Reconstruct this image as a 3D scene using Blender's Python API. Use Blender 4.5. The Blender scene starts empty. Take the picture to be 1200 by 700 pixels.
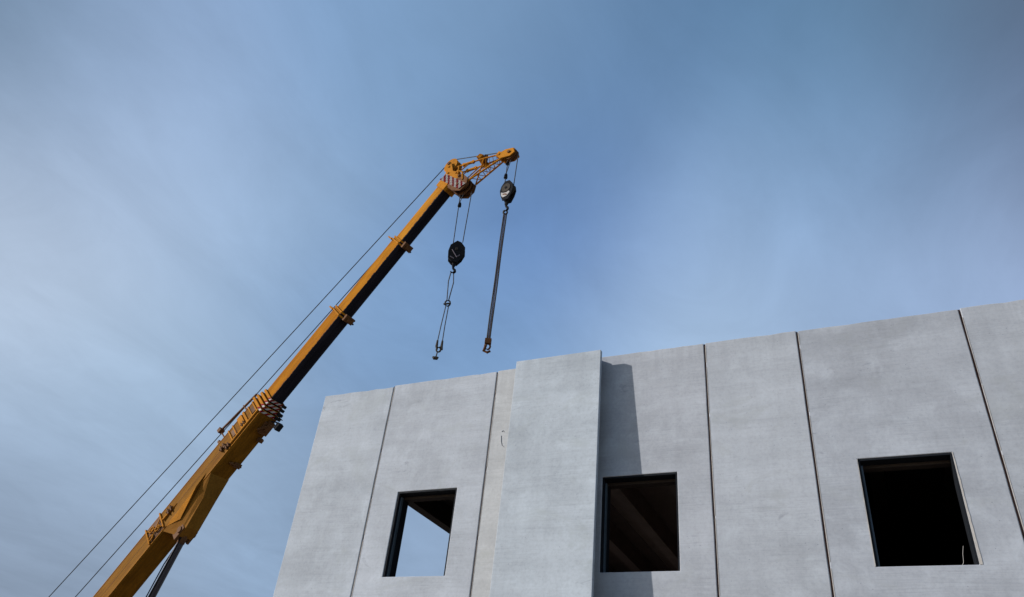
import bpy, bmesh, math, random
from mathutils import Vector, Matrix
random.seed(7)
sc = bpy.context.scene
COL = sc.collection
R = math.radians

# ------------------------------------------------------------------ helpers
def node_mat(name):
    m = bpy.data.materials.new(name); m.use_nodes = True
    nt = m.node_tree; b = nt.nodes['Principled BSDF']
    return m, nt, b
def N(nt, t, **kw):
    n = nt.nodes.new(t)
    for k, v in kw.items():
        if k.startswith('i_'):
            key = k[2:].replace('_', ' ')
            n.inputs[int(key) if key.isdigit() else key].default_value = v
        else: setattr(n, k, v)
    return n
def noise(nt, vec, scale, detail=5, rough=.55, dist=0., stretch=None):
    if stretch:
        mp = N(nt, 'ShaderNodeMapping'); mp.inputs['Scale'].default_value = stretch
        nt.links.new(vec, mp.inputs['Vector']); vec = mp.outputs[0]
    n = N(nt, 'ShaderNodeTexNoise'); n.inputs['Scale'].default_value = scale
    n.inputs['Detail'].default_value = detail; n.inputs['Roughness'].default_value = rough
    n.inputs['Distortion'].default_value = dist
    nt.links.new(vec, n.inputs['Vector']); return n.outputs['Fac']
def ramp(nt, fac, pts):
    r = N(nt, 'ShaderNodeValToRGB'); el = r.color_ramp.elements
    while len(el) < len(pts): el.new(.5)
    for e, (p, c) in zip(el, pts):
        e.position = p; e.color = (c, c, c, 1) if isinstance(c, (int, float)) else (*c, 1)
    nt.links.new(fac, r.inputs[0]); return r.outputs[0]
def mix(nt, a, b, fac, mode='MIX'):
    n = N(nt, 'ShaderNodeMix', data_type='RGBA', blend_type=mode)
    for sock, v in ((n.inputs[0], fac), (n.inputs[6], a), (n.inputs[7], b)):
        if hasattr(v, 'is_output'): nt.links.new(v, sock)
        elif isinstance(v, (int, float)): sock.default_value = v if sock == n.inputs[0] else (v, v, v, 1)
        else: sock.default_value = (*v, 1)
    return n.outputs[2]
def math_n(nt, op, a, b=None, clamp=False):
    n = N(nt, 'ShaderNodeMath', operation=op); n.use_clamp = clamp
    for s, v in zip(n.inputs, (a, b)):
        if v is None: continue
        if hasattr(v, 'is_output'): nt.links.new(v, s)
        else: s.default_value = v
    return n.outputs[0]
def bump(nt, b, h, strength, dist):
    n = N(nt, 'ShaderNodeBump'); n.inputs['Strength'].default_value = strength
    n.inputs['Distance'].default_value = dist
    nt.links.new(h, n.inputs['Height']); nt.links.new(n.outputs[0], b.inputs['Normal'])

def concrete(name, base, streak=1.0, bump_s=.22):
    m, nt, b = node_mat(name)
    tc = N(nt, 'ShaderNodeTexCoord'); oi = N(nt, 'ShaderNodeObjectInfo')
    off = N(nt, 'ShaderNodeVectorMath', operation='ADD')
    cx = N(nt, 'ShaderNodeCombineXYZ')
    nt.links.new(math_n(nt, 'MULTIPLY', oi.outputs['Random'], 37.), cx.inputs[0])
    nt.links.new(math_n(nt, 'MULTIPLY', oi.outputs['Random'], 61.), cx.inputs[2])
    nt.links.new(tc.outputs['Object'], off.inputs[0]); nt.links.new(cx.outputs[0], off.inputs[1])
    v = off.outputs[0]
    big = noise(nt, v, .55, 4, .6, .4)
    med = noise(nt, v, 2.1, 6, .62, .6)
    fine = noise(nt, v, 18., 6, .8)
    st1 = noise(nt, v, 1., 4, .62, .25, (.55, 1, 7.5))
    st2 = noise(nt, v, 1., 3, .6, .15, (1.6, 1, 46.))
    stv = noise(nt, v, 1., 4, .6, .2, (5.0, 1, .35))
    col = mix(nt, base, [c * .82 for c in base], ramp(nt, big, [(.36, 0.), (.70, 1.)]))
    col = mix(nt, col, (base[0] * 1.10, base[1] * 1.11, base[2] * 1.11), ramp(nt, med, [(.46, 0.), (.80, .9)]))
    col = mix(nt, col, ramp(nt, st1, [(.25, .88), (.52, 1.), (.8, 1.08)]), .55 * streak, 'MULTIPLY')
    patch = ramp(nt, noise(nt, v, 1., 3, .5, .3, (.9, 1, 1.6)), [(.42, .15), (.62, 1.)])
    col = mix(nt, col, ramp(nt, st2, [(.3, .84), (.52, 1.), (.8, 1.08)]), math_n(nt, 'MULTIPLY', patch, .7 * streak), 'MULTIPLY')
    col = mix(nt, col, ramp(nt, stv, [(.25, .88), (.55, 1.), (.8, 1.06)]), .5 * streak, 'MULTIPLY')
    col = mix(nt, col, ramp(nt, fine, [(.28, .80), (.5, 1.), (.8, 1.12)]), .8, 'MULTIPLY')
    stain = noise(nt, v, 1., 5, .7, 1., (.8, 1, 1.3))
    col = mix(nt, col, (base[0] * .80, base[1] * .80, base[2] * .76), ramp(nt, stain, [(.56, 0.), (.7, .6)]))
    band = noise(nt, v, 1., 2, .5, .1, (.25, 1, 1.5))
    col = mix(nt, col, ramp(nt, band, [(.35, .93), (.5, 1.), (.65, 1.06)]), streak, 'MULTIPLY')
    sz = N(nt, 'ShaderNodeSeparateXYZ'); nt.links.new(tc.outputs['Object'], sz.inputs[0])
    topm = math_n(nt, 'MULTIPLY', math_n(nt, 'SUBTRACT', sz.outputs[2], 8.35), 1.25, True)
    drip = noise(nt, v, 1., 4, .65, .1, (7., 1, .22))
    col = mix(nt, col, (base[0] * .66, base[1] * .66, base[2] * .66), math_n(nt, 'MULTIPLY', math_n(nt, 'MULTIPLY', ramp(nt, drip, [(.46, 0.), (.68, 1.)]), topm), .45 * streak))
    # dark scuffs and bug holes
    sc1 = noise(nt, v, 1., 5, .66, 1.4, (1.1, 1, 3.4))
    col = mix(nt, col, (base[0] * .52, base[1] * .52, base[2] * .54), ramp(nt, sc1, [(.655, 0.), (.76, .8)]))
    vo = N(nt, 'ShaderNodeTexVoronoi'); vo.inputs['Scale'].default_value = 7.5
    nt.links.new(v, vo.inputs['Vector'])
    pit = ramp(nt, vo.outputs['Distance'], [(.035, 1.), (.07, 0.)])
    col = mix(nt, col, (base[0] * .35, base[1] * .35, base[2] * .38), math_n(nt, 'MULTIPLY', pit, .55))
    tint = N(nt, 'ShaderNodeMix', data_type='RGBA', blend_type='MULTIPLY'); tint.inputs[0].default_value = 1
    nt.links.new(col, tint.inputs[6]); nt.links.new(oi.outputs['Color'], tint.inputs[7])
    nt.links.new(tint.outputs[2], b.inputs['Base Color'])
    b.inputs['Roughness'].default_value = .86
    b.inputs['Specular IOR Level'].default_value = .25
    h = math_n(nt, 'ADD', math_n(nt, 'MULTIPLY', st2, .5), math_n(nt, 'MULTIPLY', fine, .5))
    h = math_n(nt, 'SUBTRACT', h, math_n(nt, 'MULTIPLY', pit, .8))
    bump(nt, b, h, bump_s, .006)
    return m
def paint(name, base, rough=.45, dirt=(.12, .07, .03), amount=.5, metal=0., scale=1.8, stretch=(.5, 1, 1)):
    m, nt, b = node_mat(name)
    tc = N(nt, 'ShaderNodeTexCoord'); v = tc.outputs['Object']
    a = noise(nt, v, scale, 6, .65, .5, stretch); f = noise(nt, v, scale * 9, 4, .65)
    col = mix(nt, base, dirt, math_n(nt, 'MULTIPLY', ramp(nt, a, [(.42, 0.), (.75, 1.)]), amount))
    col = mix(nt, col, ramp(nt, f, [(.3, .72), (.55, 1.), (.8, 1.1)]), .7, 'MULTIPLY')
    nt.links.new(col, b.inputs['Base Color'])
    nt.links.new(ramp(nt, a, [(.3, rough), (.8, min(1, rough + .3))]), b.inputs['Roughness'])
    b.inputs['Metallic'].default_value = metal
    if not metal: b.inputs['Specular IOR Level'].default_value = .08
    bump(nt, b, f, .15, .01)
    return m
def boom_paint(name, yellow, dark, edge):
    """golden side, greased black or (base section) shade-darkened underside with a ragged border (object space: X along the boom, Y towards the underside)"""
    m, nt, b = node_mat(name)
    tc = N(nt, 'ShaderNodeTexCoord'); v = tc.outputs['Object']
    sx = N(nt, 'ShaderNodeSeparateXYZ'); nt.links.new(v, sx.inputs[0])
    ng = noise(nt, v, 5.5, 6, .75, .8, (1, 1, 1))
    ng2 = noise(nt, v, 1., 4, .6, .2, (.8, 9, 9))
    a = noise(nt, v, 2.2, 6, .65, .5, (.4, 2, 2)); f = noise(nt, v, 22, 4, .65)
    yy = mix(nt, yellow, (yellow[0] * .45, yellow[1] * .38, yellow[2] * .4), ramp(nt, a, [(.42, 0.), (.78, .8)]))
    yy = mix(nt, yy, (yellow[0] * .6, yellow[1] * .52, .02), ramp(nt, ng2, [(.5, 0.), (.7, .55)]))
    yy = mix(nt, yy, ramp(nt, f, [(.3, .85), (.55, 1.), (.8, 1.05)]), .5, 'MULTIPLY')
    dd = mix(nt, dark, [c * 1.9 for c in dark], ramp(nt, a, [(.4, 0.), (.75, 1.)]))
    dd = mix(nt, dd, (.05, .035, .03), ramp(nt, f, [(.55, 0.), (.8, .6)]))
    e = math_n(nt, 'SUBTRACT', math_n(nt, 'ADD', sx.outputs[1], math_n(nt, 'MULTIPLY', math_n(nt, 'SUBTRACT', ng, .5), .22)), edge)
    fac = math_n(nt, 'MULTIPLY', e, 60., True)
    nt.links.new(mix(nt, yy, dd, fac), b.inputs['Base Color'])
    b.inputs['Roughness'].default_value = .85; b.inputs['Specular IOR Level'].default_value = .04
    bump(nt, b, f, .12, .01)
    return m
def flat(name, base, rough=.6, metal=0., var=.3, scale=12):
    return paint(name, base, rough, tuple(c * .4 for c in base), var, metal, scale, (1, 1, 1))

M = {}
M['wall'] = concrete('precast_concrete', (.395, .415, .452))
M['inner'] = concrete('shaded_interior_concrete', (.040, .029, .024), .5)  # interior shade put into the colour, so the window holes stay dark
M['slab'] = concrete('shaded_floor_concrete', (.035, .033, .032), .5)  # floor colour darkened in place of shade, to cut bounced light
M['joint'] = flat('joint_sealant', (.085, .048, .040), .9, 0, .6, 3)
M['pale'] = flat('pale_mortar', (.44, .41, .38), .9)
M['blackframe'] = flat('black_lining', (.012, .014, .018), .55)
M['bluesteel'] = flat('skylit_steel', (.075, .10, .125), .45, .3)  # sky light caught by the frame edge is put into this blue
M['base'] = paint('orange_crane_paint', (.21, .09, .012), .85, (.11, .038, .005), .6)
M['yellow'] = paint('golden_crane_paint', (.40, .155, .010), .8, (.16, .07, .02), .55)
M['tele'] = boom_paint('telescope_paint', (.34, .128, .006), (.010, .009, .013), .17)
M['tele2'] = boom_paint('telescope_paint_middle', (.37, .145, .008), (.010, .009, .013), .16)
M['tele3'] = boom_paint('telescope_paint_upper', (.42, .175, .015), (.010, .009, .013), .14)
M['boom'] = boom_paint('base_boom_shaded_paint', (.205, .092, .014), (.13, .053, .005), .40)  # weak light put into a browner side, shade into the darker underside
M['brown'] = paint('dirty_brown_steel', (.13, .055, .020), .6, (.03, .02, .016), .7)
M['steel'] = flat('dark_steel', (.055, .046, .038), .6)
M['chrome'] = flat('chromed_rod', (.07, .066, .08), .3, .8, .2)
M['rope'] = flat('wire_rope', (.035, .037, .045), .6, .4)
M['black'] = flat('black_paint', (.014, .014, .016), .85)
M['red'] = flat('warning_red', (.20, .010, .014), .7)
M['white'] = flat('warning_white', (.42, .40, .39), .7)
M['sling'] = flat('grey_sling', (.20, .17, .20), .8)
M['rubber'] = flat('tyre_rubber', (.02, .02, .02), .9)
M['glass'] = flat('cab_glass', (.02, .025, .03), .08)
M['chalk'] = flat('dark_chalk', (.25, .25, .26), .9)

def finish(name, bm, mat, parent=None, smooth=False, bevel=0., color=None, world=None, mats=None):
    me = bpy.data.meshes.new(name)
    bmesh.ops.recalc_face_normals(bm, faces=bm.faces)
    bm.to_mesh(me); bm.free()
    for x in (mats or [mat]): me.materials.append(x)
    if smooth:
        for p in me.polygons: p.use_smooth = True
        me.set_sharp_from_angle(angle=R(40))
    o = bpy.data.objects.new(name, me); COL.objects.link(o)
    if bevel:
        md = o.modifiers.new('edge', 'BEVEL'); md.width = bevel; md.segments = 2; md.limit_method = 'ANGLE'; md.angle_limit = R(40)
    if color: o.color = (*color, 1)
    if parent is not None:
        o.parent = parent
        o.matrix_local = (WM[parent].inverted() @ (world if world is not None else Matrix())) 
        WM[o] = world if world is not None else Matrix()
    else:
        o.matrix_world = world if world is not None else Matrix()
        WM[o] = world if world is not None else Matrix()
    return o
WM = {}
def thing(name, label, cat, loc=(0, 0, 0), rz=0, group=None):
    o = bpy.data.objects.new(name, None); COL.objects.link(o)
    o.empty_display_size = .3
    mw = Matrix.Translation(loc) @ Matrix.Rotation(rz, 4, 'Z'); o.matrix_world = mw; WM[o] = mw
    o['label'] = label; o['category'] = cat
    if group: o['group'] = group
    return o
def box(bm, x0, x1, y0, y1, z0, z1, mi=0):
    v = [bm.verts.new((x, y, z)) for x in (x0, x1) for y in (y0, y1) for z in (z0, z1)]
    for f in ((0, 1, 3, 2), (4, 6, 7, 5), (0, 4, 5, 1), (2, 3, 7, 6), (0, 2, 6, 4), (1, 5, 7, 3)):
        bm.faces.new([v[i] for i in f]).material_index = mi
def hexa(bm, pts, mi=0):
    """8 points: 4 of one face in order, then the 4 opposite"""
    v = [bm.verts.new(p) for p in pts]
    for f in ((0, 1, 2, 3), (7, 6, 5, 4), (0, 4, 5, 1), (1, 5, 6, 2), (2, 6, 7, 3), (3, 7, 4, 0)):
        bm.faces.new([v[i] for i in f]).material_index = mi
def tube(bm, pts, r, n=8, caps=True, mi=0):
    pts = [Vector(p) for p in pts]; rings = []
    rr = r if isinstance(r, (list, tuple)) else [r] * len(pts)
    t0 = (pts[1] - pts[0]).normalized()
    up = Vector((0, 0, 1)) if abs(t0.z) < .9 else Vector((1, 0, 0))
    for i, p in enumerate(pts):
        t = (pts[min(i + 1, len(pts) - 1)] - pts[max(i - 1, 0)]).normalized()
        a = t.cross(up).normalized(); c = t.cross(a)
        rings.append([bm.verts.new(p + rr[i] * (a * math.cos(k * 2 * math.pi / n) + c * math.sin(k * 2 * math.pi / n))) for k in range(n)])
    for a, c in zip(rings, rings[1:]):
        for k in range(n): bm.faces.new((a[k], a[(k + 1) % n], c[(k + 1) % n], c[k])).material_index = mi
    if caps:
        bm.faces.new(rings[0]).material_index = mi; bm.faces.new(rings[-1]).material_index = mi
def bar(bm, p, q, w, t=None, mi=0, up=(0, 0, 1)):
    p, q = Vector(p), Vector(q); t = t or w
    d = (q - p).normalized(); u = Vector(up)
    if abs(d.dot(u)) > .95: u = Vector((0, 1, 0))
    a = d.cross(u).normalized() * w / 2; c = d.cross(a).normalized() * t / 2
    hexa(bm, [p + a + c, p - a + c, p - a - c, p + a - c, q + a + c, q - a + c, q - a - c, q + a - c], mi)
def disc(bm, c, axis, r, th, n=24, hub=None, mi=0):
    """solid sheave with a grooved rim"""
    c = Vector(c); ax = Vector(axis).normalized()
    prof = [(-th / 2, r * .25), (-th / 2, r), (-th * .12, r * .88), (th * .12, r * .88), (th / 2, r), (th / 2, r * .25)]
    u = ax.orthogonal().normalized(); v = ax.cross(u)
    rg = []
    for (h, rad) in prof:
        rg.append([bm.verts.new(c + ax * h + rad * (u * math.cos(k * 2 * math.pi / n) + v * math.sin(k * 2 * math.pi / n))) for k in range(n)])
    for a, b in zip(rg, rg[1:]):
        for k in range(n): bm.faces.new((a[k], a[(k + 1) % n], b[(k + 1) % n], b[k])).material_index = mi
    bm.faces.new(rg[0]).material_index = mi; bm.faces.new(rg[-1]).material_index = mi
def plate(bm, poly, axis_i, a0, a1, mi=0):
    """extrude a polygon given in the two other axes"""
    def mk(p, a):
        l = list(p); l.insert(axis_i, a); return bm.verts.new(l)
    A = [mk(p, a0) for p in poly]; B = [mk(p, a1) for p in poly]
    bm.faces.new(A).material_index = mi; bm.faces.new(B[::-1]).material_index = mi
    for i in range(len(poly)):
        j = (i + 1) % len(poly); bm.faces.new((A[i], A[j], B[j], B[i])).material_index = mi

# ------------------------------------------------------------------ ground
def ground():
    m, nt, b = node_mat('construction_dirt')
    tc = N(nt, 'ShaderNodeTexCoord'); v = tc.outputs['Object']
    a = noise(nt, v, .12, 8, .6, .4); f = noise(nt, v, 6, 6, .7)
    col = mix(nt, (.30, .25, .20), (.20, .17, .135), ramp(nt, a, [(.35, 0.), (.65, 1.)]))
    col = mix(nt, col, ramp(nt, f, [(.3, .7), (.7, 1.2)]), .8, 'MULTIPLY')
    nt.links.new(col, b.inputs['Base Color']); b.inputs['Roughness'].default_value = .95
    bump(nt, b, f, .8, .05)
    bm = bmesh.new(); S = 1500
    v = [bm.verts.new(p) for p in ((-S, -S, 0), (S, -S, 0), (S, S, 0), (-S, S, 0))]; bm.faces.new(v)
    o = finish('ground', bm, m); o['kind'] = 'structure'
ground()

# ------------------------------------------------------------------ concrete building
G = 1.6
WF = 12.0                      # facade plane
T = .36                        # panel thickness
TOP = G + .6235 * 12
bld = thing('concrete_building', 'unfinished grey precast concrete building with tall jointed wall panels and three open window holes', 'building', (0, WF, 0))
wz0, wz1 = G + .284 * 12, G + .4195 * 12
wins = {1: (-.700 * 12, -.590 * 12), 3: (-.349 * 12, -.239 * 12), 5: (-.006 * 12, .101 * 12), 7: (.40 * 12, .508 * 12)}
XB = [-.905, -.751, -.543, -.385, -.1915, -.0575, .151, .33, .54, .72]
tones = [(.99, 1.0, 1.0), (1.02, 1.02, 1.02), (1.08, 1.04, .97), (.92, .91, .91), (.92, .92, .92), (.89, .89, .90), (.87, .87, .875), (.93, .93, .93), (.97, .97, .97)]
tops = [-.03, 0, .012, 0, .0, -.012, .006, -.01, 0]
def wall_mesh(x0, x1, z0, z1, hole, y0, y1):
    bm = bmesh.new()
    xs = sorted({x0, x1, *(hole[:2] if hole else ())}); zs = sorted({z0, z1, *(hole[2:] if hole else ())})
    def fill(a, st):
        out = []
        for p, q in zip(a, a[1:]):
            n = max(1, round((q - p) / st)); out += [p + (q - p) * i / n for i in range(n)]
        return out + [a[-1]]
    xs = fill(xs, .22); zs = fill(zs, .3)
    grid = {}; jx = {}
    def V(x, y, z):
        k = (x, y, z)
        if k not in grid:
            X, Z = x, z
            if z == z1: Z -= jx.setdefault(('t', x), random.choice((0, 0, .002, .004, .009, .014)) if x0 < x < x1 else .004)
            if x in (x0, x1): X += jx.setdefault((x, z), random.uniform(0, .0045)) * (1 if x == x0 else -1)
            grid[k] = bm.verts.new((X, y, Z))
        return grid[k]
    cells = [(i, j) for i in range(len(xs) - 1) for j in range(len(zs) - 1)
             if not (hole and xs[i] >= hole[0] - 1e-6 and xs[i + 1] <= hole[1] + 1e-6 and zs[j] >= hole[2] - 1e-6 and zs[j + 1] <= hole[3] + 1e-6)]
    S = set(cells)
    for i, j in cells:
        a, b, c, d = xs[i], xs[i + 1], zs[j], zs[j + 1]
        for y in (y0, y1): bm.faces.new([V(a, y, c), V(b, y, c), V(b, y, d), V(a, y, d)])
        for (di, dj, p, q) in ((-1, 0, (a, c), (a, d)), (1, 0, (b, c), (b, d)), (0, -1, (a, c), (b, c)), (0, 1, (a, d), (b, d))):
            if (i + di, j + dj) not in S:
                bm.faces.new([V(p[0], y0, p[1]), V(q[0], y0, q[1]), V(q[0], y1, q[1]), V(p[0], y1, p[1])])
    return bm
GAP = .0125
for k in range(len(XB) - 1):
    x0, x1 = XB[k] * 12 + (GAP if k else 0), XB[k + 1] * 12 - GAP
    hole = (*wins[k], wz0, wz1) if k in wins else None
    finish('wall_panel', wall_mesh(x0, x1, 0, TOP + tops[k], hole, WF, WF + T), M['wall'], bld, bevel=.012, color=tones[k])
    if k:   # sealant strip, recessed in the joint
        bm = bmesh.new(); xc = XB[k] * 12
        box(bm, xc - GAP + .001, xc + GAP - .001, WF + .02, WF + T - .02, 0, TOP - .015)
        finish('joint_seal', bm, M['joint'], bld)
        bm = bmesh.new()   # pale mortar lip on one arris of the joint
        z = 0.3
        while z < TOP - .1:
            L_ = random.uniform(.5, 1.6); wd = random.uniform(.006, .014)
            box(bm, xc + GAP + .001, xc + GAP + wd + .001, WF - .004, WF + .002, z, min(z + L_, TOP - .06)); z += L_ + random.uniform(0, .12)
        finish('mortar_lip', bm, M['pale'], bld)
# window holes: black lining, steel edge strip, pale rim
for k, (x0, x1) in wins.items():
    bm = bmesh.new(); t = .03; ya, yb = WF + .014, WF + T + .02
    box(bm, x0 + .002, x0 + t, ya, yb, wz0 + .001, wz1 - t)               # left
    box(bm, x1 - t, x1 - .002, ya, yb, wz0 + .001, wz1 - t)               # right
    box(bm, x0 + .002, x1 - .002, ya, yb, wz1 - t + .001, wz1 - .002)      # head
    fr = finish('window_frame', bm, M['blackframe'], bld)
    bm = bmesh.new()
    box(bm, x0 + t + .001, x0 + t + .025, WF + .09, WF + .15, wz0 + .004, wz1 - t - .05)
    finish('edge_strip', bm, M['bluesteel'], fr)
    bm = bmesh.new()
    box(bm, x0 + t, x1 - t, WF + .22, WF + T + .015, wz1 - t - .05, wz1 - t - .001)
    finish('head_batten', bm, M['inner'], fr)
for (x0, x1, w0, w1) in ((wins[5][1] + .001, 0, .012, .036), (wins[5][0] - .001, 1, -.004, -.012)):
    bm = bmesh.new(); n = 22
    prev = None
    for i in range(n + 1):
        z = wz0 + (wz1 - wz0) * i / n
        w = w1 + (w0 - w1) * i / n + random.uniform(-.004, .004)
        cur = [bm.verts.new(p) for p in ((x0, WF - .006, z), (x0 + w, WF - .006, z), (x0 + w, WF + .004, z), (x0, WF + .004, z))]
        if prev:
            for a in range(4): bm.faces.new((prev[a], prev[(a + 1) % 4], cur[(a + 1) % 4], cur[a]))
        else: bm.faces.new(cur)
        prev = cur
    bm.faces.new(prev)
    finish('window_rim', bm, M['pale'], bld)
# roof of double tees, with stems running into the depth
RZ = G + .5 * 12; BX0, BX1, BY1 = -.842 * 12, .715 * 12, 23.0
x = BX0; k = 0
while x < BX1 - .3:
    xe = min(x + 2.4, BX1); bm = bmesh.new()
    box(bm, x + .008, xe - .008, WF + T + .01, BY1, RZ + .002, RZ + .16)
    for xs in (x + .5, x + 1.7):
        if xs + .3 < xe:
            plate(bm, [(xs, RZ + .05), (xs + .36, RZ + .05), (xs + .30, RZ - .42), (xs + .06, RZ - .42)], 1, WF + T + .02, BY1 - .01)
    finish('roof_slab', bm, M['inner'], bld, color=[(.8, .8, .8), (6.5, 6.6, 7.2), (8.8, 9.2, 9.8), (1, 1, 1)][min(k, 3)]); x = xe; k += 1  # middle slabs coloured lighter in place of light on that ceiling
bm = bmesh.new(); box(bm, BX0, BX1, WF + T + .01, BY1, 3.9, 4.15); finish('floor_slab', bm, M['slab'], bld)
bm = bmesh.new(); box(bm, BX0, BX1, BY1 + .005, BY1 + .25, 0, TOP); finish('rear_wall', bm, M['inner'], bld)  # unseen rear and end walls, added to enclose and darken the interior
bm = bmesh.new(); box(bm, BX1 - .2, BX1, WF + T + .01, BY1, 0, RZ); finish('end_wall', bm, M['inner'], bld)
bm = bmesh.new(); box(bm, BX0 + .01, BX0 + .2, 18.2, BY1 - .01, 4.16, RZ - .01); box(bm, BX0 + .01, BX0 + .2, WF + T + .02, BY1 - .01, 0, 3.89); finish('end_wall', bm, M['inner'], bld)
for px in (-2.1, 4.3):  # unseen partitions, added to keep the right window's room black
    bm = bmesh.new(); box(bm, px, px + .2, WF + T + .02, BY1 - .01, 4.16, RZ - .01); finish('added_partition', bm, M['inner'], bld)
# chalk mark on the narrow strip beside the leaning panel
bm = bmesh.new()
tube(bm, [(-6.258, 11.996, 7.705), (-6.235, 11.996, 7.73), (-6.21, 11.996, 7.70)], .006, 5)
tube(bm, [(-6.262, 11.996, 7.62), (-6.25, 11.996, 7.50), (-6.225, 11.996, 7.42), (-6.184, 11.996, 7.39)], .006, 5)
finish('chalk_mark', bm, M['chalk'], bld)
wire = thing('hanging_wire', 'thin pale wire dangling inside the right-hand black window hole', 'wire', (1.0, 12.45, 5.0))
bm = bmesh.new(); tube(bm, [(1.088, 12.23, 5.33), (1.06, 12.23, 5.22), (1.045, 12.22, 5.10), (1.0, 12.2, 5.03)], .0032, 5)
finish('wire_strand', bm, M['pale'], wire)

# ------------------------------------------------------------------ leaning panel
TR = Vector((-4.190, 11.706, G + 7.468)); slope = Vector((.0132, -.0446, -1))
Hh = TR.z; BR = TR + slope * Hh
lp = thing('leaning_panel', 'narrow plain concrete panel leaning against the facade, casting a shadow beside the middle window', 'concrete panel', (BR.x - .88, BR.y, 0))
ax = Vector((1, 0, 0)); ay = slope.cross(ax).normalized(); ay = ay if ay.y > 0 else -ay
W_ = 1.765; th = .085
bm = bmesh.new()
hexa(bm, [TR, TR - ax * W_, BR - ax * W_, BR, TR + ay * th, TR - ax * W_ + ay * th, BR - ax * W_ + ay * th, BR + ay * th])
finish('panel_slab', bm, M['wall'], lp, bevel=.008, color=(.97, 1.0, 1.0))
for x in (-4.50, -5.72):  # unseen, added: right one shapes the shadow bulge, both hold the panel
    bm = bmesh.new(); box(bm, x, x + .14, 11.835, 11.995, TR.z - .30, TR.z - .02)
    finish('shadow_bracket', bm, M['steel'], lp)

# ------------------------------------------------------------------ crane
O = Vector((-30.0395, 21.2461, 2.6))
b_ = Vector((.67337, -.134526, .72696)); e_ = Vector((.712873, -.142417, -.68668)); b_.normalize(); e_ = (e_ - b_ * e_.dot(b_)).normalized()
z_ = b_.cross(e_)              # away from the camera: local z = -w
BM = Matrix((( b_.x, e_.x, z_.x, O.x), (b_.y, e_.y, z_.y, O.y), (b_.z, e_.z, z_.z, O.z), (0, 0, 0, 1)))
yaw = math.atan2(b_.y, b_.x)
crane = thing('mobile_crane', 'yellow telescopic mobile crane reaching its long boom up over the concrete building', 'crane', (O.x, O.y, 0), yaw)
CW = WM[crane]
def prof(h, w, c): return [(-h / 2, -w / 2), (-h / 2, w / 2), (h / 2 - c, w / 2), (h / 2, w / 2 - c), (h / 2, -w / 2 + c), (h / 2 - c, -w / 2)]
def section(name, s0, s1, h, w, c, mat, parent=crane, off=0.):
    bm = bmesh.new(); P = prof(h, w, c)
    A = [bm.verts.new((s0, p[0] + off, p[1])) for p in P]; B = [bm.verts.new((s1, p[0] + off, p[1])) for p in P]
    bm.faces.new(A); bm.faces.new(B[::-1])
    for i in range(6): j = (i + 1) % 6; bm.faces.new((A[i], A[j], B[j], B[i]))
    return finish(name, bm, mat, parent, bevel=.01, world=BM)
def ring(bm, s0, s1, h, w, c, t, off=0., mi=0):
    """collar ring of thickness t round a section"""
    P = prof(h, w, c); Q = prof(h + 2 * t, w + 2 * t, c + t * .6)
    vs = [[bm.verts.new((s, p[0] + off, p[1])) for p in pp] for s in (s0, s1) for pp in (P, Q)]
    for i in range(6):
        j = (i + 1) % 6
        for a, b in ((0, 1), (1, 3), (3, 2), (2, 0)):
            bm.faces.new((vs[a][i], vs[a][j], vs[b][j], vs[b][i])).material_index = mi
H1, W1 = .93, .80
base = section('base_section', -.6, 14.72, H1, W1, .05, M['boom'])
# welded seam, side plates and brackets on the near face (z negative)
zf = -W1 / 2
bm = bmesh.new()
box(bm, -.4, 14.6, H1 / 2 - .085, H1 / 2 - .06, zf - .012, zf)
box(bm, -.4, 14.6, -H1 / 2 + .03, -H1 / 2 + .05, zf - .012, zf)
finish('weld_seam', bm, M['yellow'], base, world=BM)
bm = bmesh.new(); box(bm, -.4, 14.6, H1 / 2 - .115, H1 / 2 - .088, zf - .004, zf - .0005); box(bm, -.4, 13.0, -.02, -.005, zf - .004, zf - .0005)
finish('dark_seam_line', bm, M['brown'], base, world=BM)  # thin dark strips drawn along the seams
bm = bmesh.new()   # raised guide frames near the mouth of the base section
for s0, s1 in ((13.75, 14.0), (14.05, 14.15)):
    box(bm, s0, s1, -H1 / 2 + .02, H1 / 2 - .2, zf - .06, zf)
for s in (13.2, 13.45, 14.35, 14.6):
    box(bm, s, s + .05, -H1 / 2 + .03, H1 / 2 - .25, zf - .05, zf)
box(bm, 13.1, 14.7, H1 / 2 - .22, H1 / 2 - .16, zf - .07, zf)
finish('guide_frame', bm, M['yellow'], base, world=BM, bevel=.006)
for s in (13.30, 14.40):
    bm = bmesh.new(); box(bm, s, s + .22, -.25, .1, zf - .02, zf - .001)
    finish('recess_plate', bm, M['brown'], base, world=BM)
def bracket(s, e, parent=base, mat='brown', k=1.):
    bm = bmesh.new()
    box(bm, s - .10 * k, s - .05 * k, e - .14 * k, e + .14 * k, zf - .10, zf)
    box(bm, s + .05 * k, s + .10 * k, e - .14 * k, e + .14 * k, zf - .10, zf)
    tube(bm, [(s - .16 * k, e, zf - .07), (s + .16 * k, e, zf - .07)], .035 * k, 8)
    box(bm, s - .16 * k, s + .16 * k, e - .04 * k, e + .04 * k, zf - .03, zf - .002)
    finish('bracket', bm, M[mat], parent, world=BM)
bracket(12.75, .05); bracket(12.95, .25, k=.8); bracket(9.75, -.05); bracket(5.35, -.12); bracket(2.2, .0); bracket(13.9, .1, k=.7)
bm = bmesh.new()   # boxed lifting eyes and cut-out frame above the cylinder mount
box(bm, 8.45, 8.50, -H1 / 2, H1 / 2 - .1, zf - .07, zf); box(bm, 9.25, 9.30, -H1 / 2, H1 / 2 - .1, zf - .07, zf)
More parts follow.
